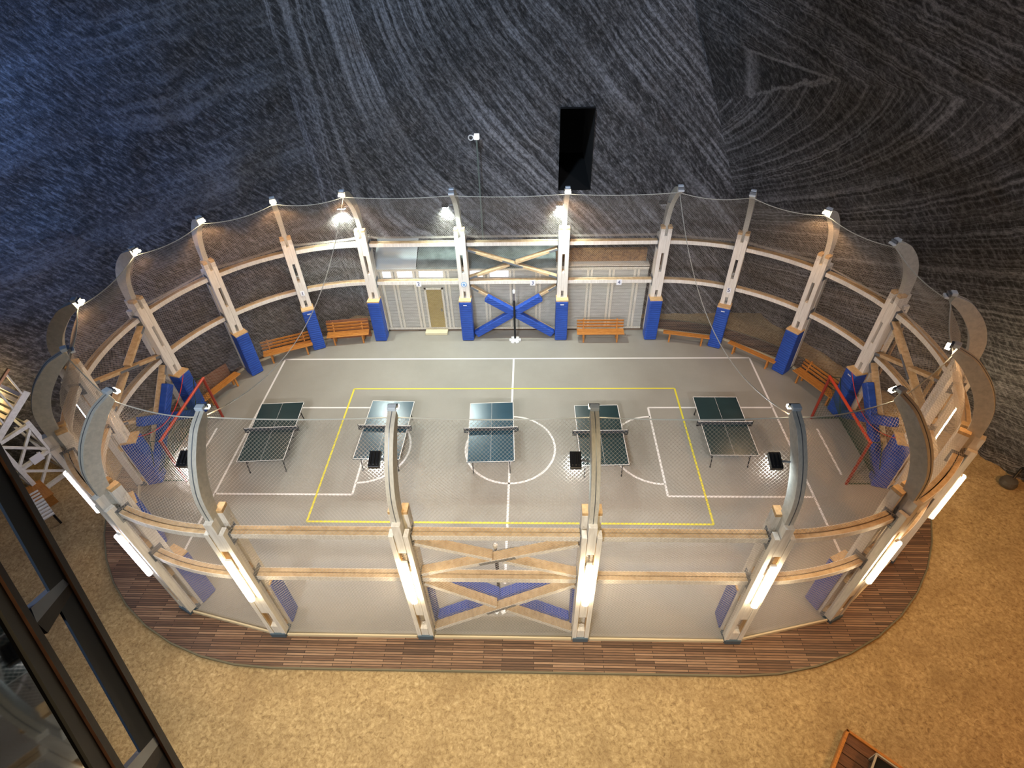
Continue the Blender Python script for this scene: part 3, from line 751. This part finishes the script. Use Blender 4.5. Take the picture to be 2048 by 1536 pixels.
# ------------------------------------------------------------------ signs on ring and posts
def text_mesh(txt, size):
    cu = bpy.data.curves.new('t', 'FONT'); cu.body = txt; cu.size = size; cu.align_x = 'CENTER'; cu.align_y = 'CENTER'; cu.extrude = .003
    o = bpy.data.objects.new('t', cu); COL.objects.link(o); dg = bpy.context.evaluated_depsgraph_get()
    me = bpy.data.meshes.new_from_object(o.evaluated_get(dg)); bpy.data.objects.remove(o); me.materials.clear(); me.materials.append(M_INK); return me
def sign(p, facing, num, label, w_=.2, h_=.24):
    """facing: angle of the outward sight line of the sign, in the ground plane"""
    T = thing('number_sign', label, 'sign', p, facing+pi/2, 'number signs')
    b_ = MB(); b_.box((-w_/2, -.006, -h_/2), (w_/2, .006, h_/2)); b_.build('plate', M_SIGN, T)
    o = obj('numeral', text_mesh(num, .22), T); o.rotation_euler = (pi/2, 0, 0); o.location = (0, -.010, 0)
fc = -pi/2
sign((-3.80, 6.285, 2.60), fc, '2', 'white sign with number 2 left of the far X brace')
sign((.78, 6.285, 2.60), fc, '3', 'white sign with number 3 over the far X brace')
sign((4.20, 6.285, 2.60), fc, '4', 'white sign with number 4 above the cabin bench')
def psign(i, z, num, label):
    p = on_post(i, -.285, 0, z); sign(p, rz_of(i)+pi, num, label, .15, .2)
psign(20, 2.62, '1', 'white sign with number 1 on a post of the far left bend')
psign(5, 2.62, '5', 'white sign with number 5 on a post of the far right bend')
T = thing('round_badge', 'round blue and white badge on a far row post', 'badge', on_post(2, -.285, 0, 2.62), rz_of(2)+pi/2+pi)
for nm, r_, y_, mm in (('disc', .115, 0, M_BADGE), ('ring', .085, -.004, M_SIGN), ('centre', .055, -.008, M_BADGE)):
    b_ = MB(); b_.tube([(0, y_+.004, 0), (0, y_-.004, 0)], r_, 28)
    b_.build(nm, mm, T)

# ------------------------------------------------------------------ cabin behind the far side
def clapf(nt, b):
    v = coords(nt)
    wv = N(nt, 'ShaderNodeTexWave', wave_type='BANDS', bands_direction='Z', wave_profile='SAW'); wv.inputs['Scale'].default_value = 1.9
    wv.inputs['Distortion'].default_value = .15
    L(nt, v, wv.inputs['Vector'])
    n = noise_tex(nt, coords(nt, (1, 1, 7)), 2.4, 4)
    c_ = ramp(nt, n, [(.3, (.42, .42, .37)), (.7, (.58, .57, .52))])
    c_ = mixc(nt, ramp(nt, wv.outputs['Fac'], [(.0, (.0,)*3), (.12, (1,)*3)]), (.22, .20, .17), c_)
    L(nt, c_, b.inputs['Base Color']); bump(nt, b, wv.outputs['Fac'], .5, .02)
M_CLAP = mat('whitewashed_boards', rough=.6, setup=clapf)
M_STUD = mat('whitewashed_stud', rough=.6, setup=wood((.64, .58, .44), (.80, .77, .68), (9, 9, 1)))
M_DOOR = mat('yellow_door_boards', rough=.5, setup=wood((.30, .22, .06), (.42, .32, .12), (3, 3, 14)))
CB = thing('cabin', 'whitewashed board cabin behind the far row of posts', 'cabin', (-.1, 6.78, 0))
ox = .1
b_ = MB(); b_.box((-5.55+ox, 0, .0), (5.4+ox, .08, 3.05)); b_.box((-5.55+ox, .08, 0), (-5.47+ox, 1.05, 3.1)); b_.box((5.32+ox, .08, 0), (5.4+ox, 1.05, 3.1))
b_.build('wall_boards', M_CLAP, CB)
for x_ in (-5.45, -4.86, -3.98, -2.72, -1.9, -1.1, -.05, 1.0, 2.0, 3.08, 3.95, 4.95):
    for dx in (-.075, .075):
        s_ = MB(); s_.box((x_+dx-.05+ox, -.05, .05), (x_+dx+.04+ox, 0, 3.0)); s_.build('stud', M_STUD, CB, .004)
for z_ in (2.92, .05):
    s_ = MB(); s_.box((-5.55+ox, -.06, z_), (5.4+ox, -.045, z_+.10)); s_.build('rail', M_STUD, CB)
dr = MB(); dr.box((-3.66+ox, -.045, .1), (-2.98+ox, -.0, 2.06)); do = dr.build('door', M_DOOR, CB)
for a, b2 in (((-3.72, .05), (-3.64, 2.14)), ((-3.0, .05), (-2.92, 2.14)), ((-3.72, 2.06), (-2.92, 2.14))):
    f_ = MB(); f_.box((a[0]+ox, -.07, a[1]), (b2[0]+ox, -.045, b2[1])); f_.build('door_frame', M_STUD, CB)
for x0_, x1_ in ((-5.32, -4.99), (-4.72, -4.12), (-3.83, -2.87), (-1.75, -1.25), (-.95, -.2)):  # white panels; emission put in for the lamp light on them
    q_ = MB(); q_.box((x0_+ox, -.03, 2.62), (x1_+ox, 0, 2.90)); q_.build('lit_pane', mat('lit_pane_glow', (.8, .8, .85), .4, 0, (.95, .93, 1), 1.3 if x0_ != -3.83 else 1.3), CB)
hd = MB(); hd.box((-3.1+ox, -.09, 1.0), (-3.06+ox, -.045, 1.12)); hd.build('handle', M_STEEL, do)
M_ROOFG = mat('milky_roof_panel', (.55, .60, .60), .25, .0)
M_ROOFD = mat('dusty_roof_sheet', rough=.5, setup=blotch((.10, .13, .12), (.28, .33, .31), 2.5, .2, .01, .3, .7))
rf = MB(); rf.add([(-5.6+ox, -.15, 3.06), (-3.9+ox, -.15, 3.06), (-3.9+ox, 1.15, 3.72), (-5.6+ox, 1.15, 3.72), (-5.6+ox, -.15, 3.10), (-3.9+ox, -.15, 3.10), (-3.9+ox, 1.15, 3.76), (-5.6+ox, 1.15, 3.76)],
    [(0, 1, 2, 3), (4, 5, 6, 7), (0, 1, 5, 4), (1, 2, 6, 5), (2, 3, 7, 6), (3, 0, 4, 7)]); rf.build('roof_panel', M_ROOFG, CB)
rf = MB(); rf.add([(-3.88+ox, -.15, 3.06), (1.7+ox, -.15, 3.06), (1.7+ox, 1.15, 3.62), (-3.88+ox, 1.15, 3.62), (-3.88+ox, -.15, 3.09), (1.7+ox, -.15, 3.09), (1.7+ox, 1.15, 3.65), (-3.88+ox, 1.15, 3.65)],
    [(0, 1, 2, 3), (4, 5, 6, 7), (0, 1, 5, 4), (1, 2, 6, 5), (2, 3, 7, 6), (3, 0, 4, 7)]); rf.build('roof_sheet', M_ROOFD, CB)
rf = MB(); rf.box((1.72+ox, .25, 3.1), (5.3+ox, .45, 3.62)); rf.build('brick_parapet', mat('brown_brick', rough=.8, setup=blotch((.14, .07, .03), (.36, .20, .08), 9, .4)), CB)
rf = MB(); rf.box((1.72+ox, -.1, 3.05), (5.4+ox, .25, 3.12)); rf.box((-5.5+ox, -.1, 3.02), (5.4+ox, -.05, 3.09)); rf.build('gutter', M_STUD, CB)
st = MB(); st.box((-.48, -.17, 0), (.48, .17, .12)); tag(st.build('door_step', mat('pale_step', (.62, .55, .36), .6), None, .01), 'pale wooden step under the yellow cabin door', 'step').location = (-3.38, 6.52, 0)

# ------------------------------------------------------------------ cables, lamp poles, stakes
def cable(p, q, sag, r_, m_, name, label, cat, n=20, parent=None, side=(0, 0, 0)):
    p, q, sd = V(p), V(q), V(side); pts = [p.lerp(q, k/n)-Zv*sag*4*(k/n)*(1-k/n)+sd*4*(k/n)*(1-k/n) for k in range(n+1)]
    mb = MB(); mb.tube(pts, r_, 6); o = mb.build(name, m_)
    return tag(o, label, cat)
cable(on_post(4, -1.12, 0, 6.6), on_post(11, -1.12, 0, 6.6), 1.5, .012, M_ROPE, 'stay_cable', 'thin pale cable slung across the right half of the court', 'cable')
cable(on_post(1, -1.12, 0, 6.6), on_post(14, -1.12, 0, 6.6), 1.5, .012, M_ROPE, 'stay_cable', 'thin pale cable slung across the left half of the court', 'cable')
cable(on_post(7, -.5, 0, 1.96), on_post(8, -.5, 0, 1.96), .65, .012, M_REDCORD, 'red_cord', 'red cord drooping between padded posts at the right end', 'cord')
cable(on_post(18, -.5, 0, 1.96), on_post(17, -.5, 0, 1.96), .65, .012, M_REDCORD, 'red_cord', 'red cord drooping between padded posts at the left end', 'cord')
def lamp_pole(x, y, h, label, arm):
    T = thing('lamp_pole', label, 'lamp', (x, y, 0))
    p_ = MB(); p_.tube([(0, 0, 0), (0, 0, h)], .03, 8); p_.build('pole', mat('pale_green_pole', (.16, .20, .18), .5), T)
    h_ = MB(); h_.box((-.08, -.1, h), (.10, .1, h+.16)); h_.build('lamp_head', mat('lamp_head_glow', (.9, .9, .95), .4, 0, (.9, .92, 1), 1.6), T, .01)
    a_ = MB(); a_.tube([(0, 0, h+.05), (-arm*.6, 0, h+.08)], .012, 6); a_.build('arm', M_STEEL, T)
    r_ = MB(); pts = [(-arm*.8+.09*cos(k*pi/8), -.02, h+.05+.09*sin(k*pi/8)) for k in range(17)]; r_.tube(pts, .022, 6, cap=False); r_.build('ring_lamp', M_WHITE, T)
lamp_pole(-1.25, 7.95, 7.62, 'slender lamp pole with small white lamp behind the cabin', .25)
lamp_pole(12.85, 3.1, 7.40, 'slender lamp pole with small white lamp outside the right bend', .30)
T = None
def stake(p, q, w_, label, m_=None):
    s_ = MB(); s_.bar(p, q, w_, w_*.5, (0, 1, 0)); tag(s_.build('stake', m_ or mat('stake_wood', (.42, .27, .15), .7), None, .005), label, 'stake')
stake((12.85, 2.1, -.1), (12.85, 2.15, 5.25), .09, 'tall rough wooden stake behind the right bend arm')
stake((13.75, .95, -.1), (13.75, .95, 3.75), .12, 'short pale wooden post outside the right end', M_EDGE)
T = thing('junction_board', 'small cream board with four sockets by the right X brace', 'board', on_post(7, .5, -2.6, 2.2), RAD(14.9))
b_ = MB(); b_.box((-.02, -.25, -.22), (.02, .25, .22)); b_.build('board', mat('cream_board', (.55, .50, .33), .6), T)
for y_ in (-.08, .08):
    for z_ in (-.06, .08):
        q_ = MB(); q_.box((-.04, y_-.04, z_-.04), (-.02, y_+.04, z_+.04)); q_.build('socket', mat('socket_grey', (.25, .24, .18), .5), T)
T = thing('floor_lamp_disc', 'dark round lamp head on a short arm at the right edge', 'lamp', (15.62, -1.62, -.04))
b_ = MB(); b_.tube([(0, 0, 0), (0, 0, .1), (0, 0, .22), (0, 0, .26)], [.22, .24, .20, .05], 20); b_.build('lamp_head', mat('dark_grey_shell', (.08, .075, .07), .5), T)
b_ = MB(); b_.tube([(.1, .05, .2), (.35, .25, .42), (.7, .45, .5)], .04, 8); b_.build('arm', M_BLACK, T)

# ------------------------------------------------------------------ white lattice tower with stairs at the left
M_WT = mat('white_timber', rough=.5, setup=wood((.55, .56, .55), (.72, .73, .72), (6, 6, 6)))
TO = V((-15.30, -2.15, -.05)); TD = V((.42, .91, 0)).normalized(); TN = V((-.91, .42, 0)).normalized()
TW = thing('stair_tower', 'white timber lattice tower with lit stair deck at the left edge', 'tower', TO)
def tb_(name, a, b2, w_=.12, h_=.12, m_=None):
    """a, b2 = (along face, depth, height) in metres"""
    P_ = lambda q: TD*q[0]+TN*q[1]+Zv*q[2]
    mb = MB(); mb.bar(P_(a), P_(b2), w_, h_, TN); return mb.build(name, m_ or M_WT, TW, .005)
FW, FD, FH = .95, 2.4, 2.3
for a in (0, FW):
    for dpt in (0, FD): tb_('corner_post', (a, dpt, 0), (a, dpt, FH+.15), .13, .13)
for dpt in (0,):
    tb_('bottom_rail', (0, dpt, .05), (FW, dpt, .05)); tb_('middle_rail', (0, dpt, 1.15), (FW, dpt, 1.15)); tb_('top_rail', (0, dpt, FH), (FW, dpt, FH))
    for z_ in (.1, 1.2):
        tb_('lattice_diagonal', (0, dpt, z_), (FW, dpt, z_+1.0), .07, .08); tb_('lattice_diagonal', (0, dpt, z_+1.0), (FW, dpt, z_), .07, .08)
for a in (0, FW):
    tb_('side_rail', (a, 0, FH), (a, FD, FH)); tb_('side_rail', (a, 0, .1), (a, FD, .1)); tb_('side_rail', (a, 0, 1.15), (a, FD, 1.15))
    for z_ in (.1, 1.2):
        tb_('side_diagonal', (a, 0, z_), (a, 1.2, z_+1.0), .07, .08); tb_('side_diagonal', (a, 0, z_+1.0), (a, 1.2, z_), .07, .08)
        tb_('side_diagonal', (a, 1.2, z_), (a, FD, z_+1.0), .07, .08); tb_('side_diagonal', (a, 1.2, z_+1.0), (a, FD, z_), .07, .08)
pl_ = MB(); P_ = lambda q: TD*q[0]+TN*q[1]+Zv*q[2]
pl_.bar(P_((.35, -.08, 1.2)), P_((.68, -.08, 1.2)), .02, .30, TN); pl_.build('gusset_plate', mat('pale_plate', (.62, .66, .74), .4), TW)
for k in range(9):
    s_ = MB(); s_.bar(P_((.0+.16*k, -.05, FH+.12+.10*k)), P_((.0+.16*k, FD, FH+.12+.10*k)), .04, .12, Zv) ; s_.build('stair_tread', M_WT, TW)
tb_('stringer', (-.1, -.05, FH+.05), (1.45, -.05, FH+1.0), .07, .2); tb_('stringer', (-.1, FD, FH+.05), (1.45, FD, FH+1.0), .07, .2)
tb_('handrail', (-.1, -.05, FH+.95), (1.45, -.05, FH+1.9), .07, .07, M_BENCH)
for k in range(4): tb_('baluster', (.05+.42*k, -.05, FH+.1+.26*k), (.05+.42*k, -.05, FH+1.0+.26*k), .05, .05)
tl = mat('amber_lamp_glow', (1, .8, .3), .4, 0, (1, .70, .22), 14)
s_ = MB(); s_.bar(P_((.9, .7, FH+.30)), P_((.9, 1.7, FH+.30)), .08, .08, Zv); s_.build('stair_lamp', tl, TW)
light('stair_light', 'POINT', TO+P_((.9, 1.2, FH+.9)), 60, (1, .62, .22), .15)
# things at the tower foot
T = thing('orange_cabinet', 'orange wooden box at the foot of the white tower', 'box', (-14.95, -2.42, -.05), RAD(-33))
b_ = MB(); b_.box((-.45, -.2, 0), (.45, .2, .4)); b_.build('body', mat('orange_wood', rough=.5, setup=wood((.24, .09, .015), (.42, .18, .04), (3, 3, 10))), T, .01)
b_ = MB(); b_.box((-.50, -.24, .4), (.50, .24, .44)); b_.build('lid', M_BENCH, T, .005)
T = thing('slatted_rack', 'white slatted rack beside the orange box at the left', 'rack', (-14.55, -3.0, -.05), RAD(-38))
for k in range(9):
    b_ = MB(); b_.box((-.75+.17*k, -.22, .40), (-.66+.17*k, .22, .45)); b_.build('slat', M_WHITE, T, .005)
for s in (-1, 1): b_ = MB(); b_.box((-.8, s*.18-.03, .0), (-.74, s*.18+.03, .4)); b_.box((.68, s*.18-.03, 0), (.74, s*.18+.03, .4)); b_.box((-.8, s*.18-.03, .36), (.74, s*.18+.03, .4)); b_.build('side_frame', M_BLACK, T)
T = thing('slatted_rack', 'white slatted rack half cut off by the left picture border', 'rack', (-16.6, -3.75, -.05), RAD(10))
for k in range(8):
    b_ = MB(); b_.box((-.6, -.6+.15*k, .40), (.75, -.52+.15*k, .45)); b_.build('slat', M_WHITE, T, .005)
for s in (-1, 1): b_ = MB(); b_.box((s*.5-.04, -.6, .0), (s*.5+.04, -.54, .4)); b_.box((s*.5-.04, .47, 0), (s*.5+.04, .53, .4)); b_.box((s*.5-.04, -.6, .36), (s*.5+.04, .53, .4)); b_.build('side_frame', M_BLACK, T)

# ------------------------------------------------------------------ small wooden deck at the lower right
T = thing('timber_platform', 'dark timber platform corner at the lower right of the ground', 'platform', (7.75, -8.72, -.05), RAD(-40))
M_PL = mat('oiled_boards', rough=.5, setup=wood((.06, .022, .010), (.16, .065, .028), (2, 16, 2)))
for k in range(9):
    b_ = MB(); b_.box((0, -.24*k-.225, .0), (2.6, -.24*k, .16)); b_.build('plank', M_PL, T, .006)
b_ = MB(); b_.box((-.06, -2.3, 0), (0, .05, .2)); b_.box((-.06, 0, 0), (2.7, .06, .2)); b_.build('edge_board', M_BENCH, T, .005)
T2 = thing('glass_lantern', 'glass box with pale frame standing on the lower right platform', 'lantern', (7.98, -9.22, .11), RAD(-40))
b_ = MB()
for a, c_ in (((0, 0, 0), (0, 0, .4)), ((.9, 0, 0), (.9, 0, .4)), ((0, -.7, 0), (0, -.7, .4)), ((.9, -.7, 0), (.9, -.7, .4)), ((0, 0, .4), (.9, 0, .4)), ((0, 0, .4), (0, -.7, .4)), ((.9, 0, .4), (.9, -.7, .4)), ((0, -.7, .4), (.9, -.7, .4))):
    b_.bar(a, c_, .035, .035)
b_.build('frame', mat('pale_frame', (.40, .36, .30), .5), T2)
b_ = MB(); b_.box((.02, -.68, .0), (.88, -.02, .36)); b_.build('glass_body', mat('dark_glass', (.02, .02, .02), .08), T2)

# ------------------------------------------------------------------ glass lift shaft next to the viewer
LN = V((.92, .40, .01)).normalized(); LM = V((-2.71, -7.80, 5.94))
def hit(u, v, off=0):
    d_ = (FWD + RT*((u-1024)/F_PX) - UP*((v-768)/F_PX)).normalized(); p0 = LM+LN*off
    return CAM + d_*((p0-CAM).dot(LN)/d_.dot(LN))
M_RAILB = mat('slate_blue_steel', (.007, .012, .020), .6, 0)
M_RAILR = mat('brown_steel', rough=.5, setup=blotch((.014, .006, .004), (.022, .010, .006), 12, .1))
for q_ in (M_RAILB, M_RAILR): q_.node_tree.nodes['Principled BSDF'].inputs['Specular IOR Level'].default_value = .12
M_GLASS = mat('dark_mirror_glass', (.06, .065, .07), .03, 1.0)
LS = thing('lift_shaft_frame', 'dark steel ladder-like frame with mirror glass close to the viewer', 'frame', hit(120, 1300))
lo_ = LS.location
def ext(p, q, a, b2): d_ = (q-p); return p-d_*a, q+d_*b2
def slab(pts, t_, name, m_, par, bev=.003):
    n_ = len(pts); mb = MB(); vs = [p-lo_ for p in pts]+[p-LN*t_-lo_ for p in pts]
    mb.add(vs, [tuple(range(n_)), tuple(range(n_, 2*n_))[::-1]]+[(k, (k+1) % n_, n_+(k+1) % n_, n_+k) for k in range(n_)]); return mb.build(name, m_, par)
def rail(u0, v0, u1, v1, w0, w1, name, m_, off=0, t_=.05, par=None):
    """rail whose right edge runs from (u0,v0) to (u1,v1); w = width to the left"""
    A, B = hit(u0, v0, off), hit(u1, v1, off); A2, B2 = hit(u0-w0, v0, off), hit(u1-w1, v1, off)
    A, B = ext(A, B, .35, .15); A2, B2 = ext(A2, B2, .35, .15)
    return slab([A, B, B2, A2], t_, name, m_, par or LS)
rail(0, 905, 352, 1536, 56, 52, 'outer_rail', M_RAILB, 0, .008)
rail(0, 885, 368, 1536, 13, 16, 'outer_flange', M_RAILR, .01, .05)
rail(0, 1122, 250, 1536, 16, 18, 'inner_rail', M_RAILR, .01, .05)
rail(0, 1150, 222, 1536, 40, 36, 'inner_web', mat('black_steel', (.003, .0025, .0025), .6), 0, .01)
for (pts, top) in ((((74, 1246), (138, 1168), (150, 1176), (96, 1266)), ((62, 1216), (126, 1158), (138, 1168), (74, 1246))),
                   (((266, 1560), (325, 1478), (334, 1492), (290, 1580)), ((250, 1540), (318, 1462), (325, 1478), (266, 1560)))):
    slab([hit(*p) for p in pts], .06, 'rung', M_RAILR, LS)
    slab([hit(*p) for p in top], .03, 'rung_face', mat('pale_blue_steel', (.09, .12, .18), .4, .1), LS)
g0, g1 = hit(-60, 1020, -.01), hit(235, 1536, -.01); g0, g1 = ext(g0, g1, .3, .3)
h0, h1 = hit(-500, 1060, -.01), hit(-300, 1700, -.01)
slab([g0, g1, h1, h0], .01, 'glass_pane', M_GLASS, LS)
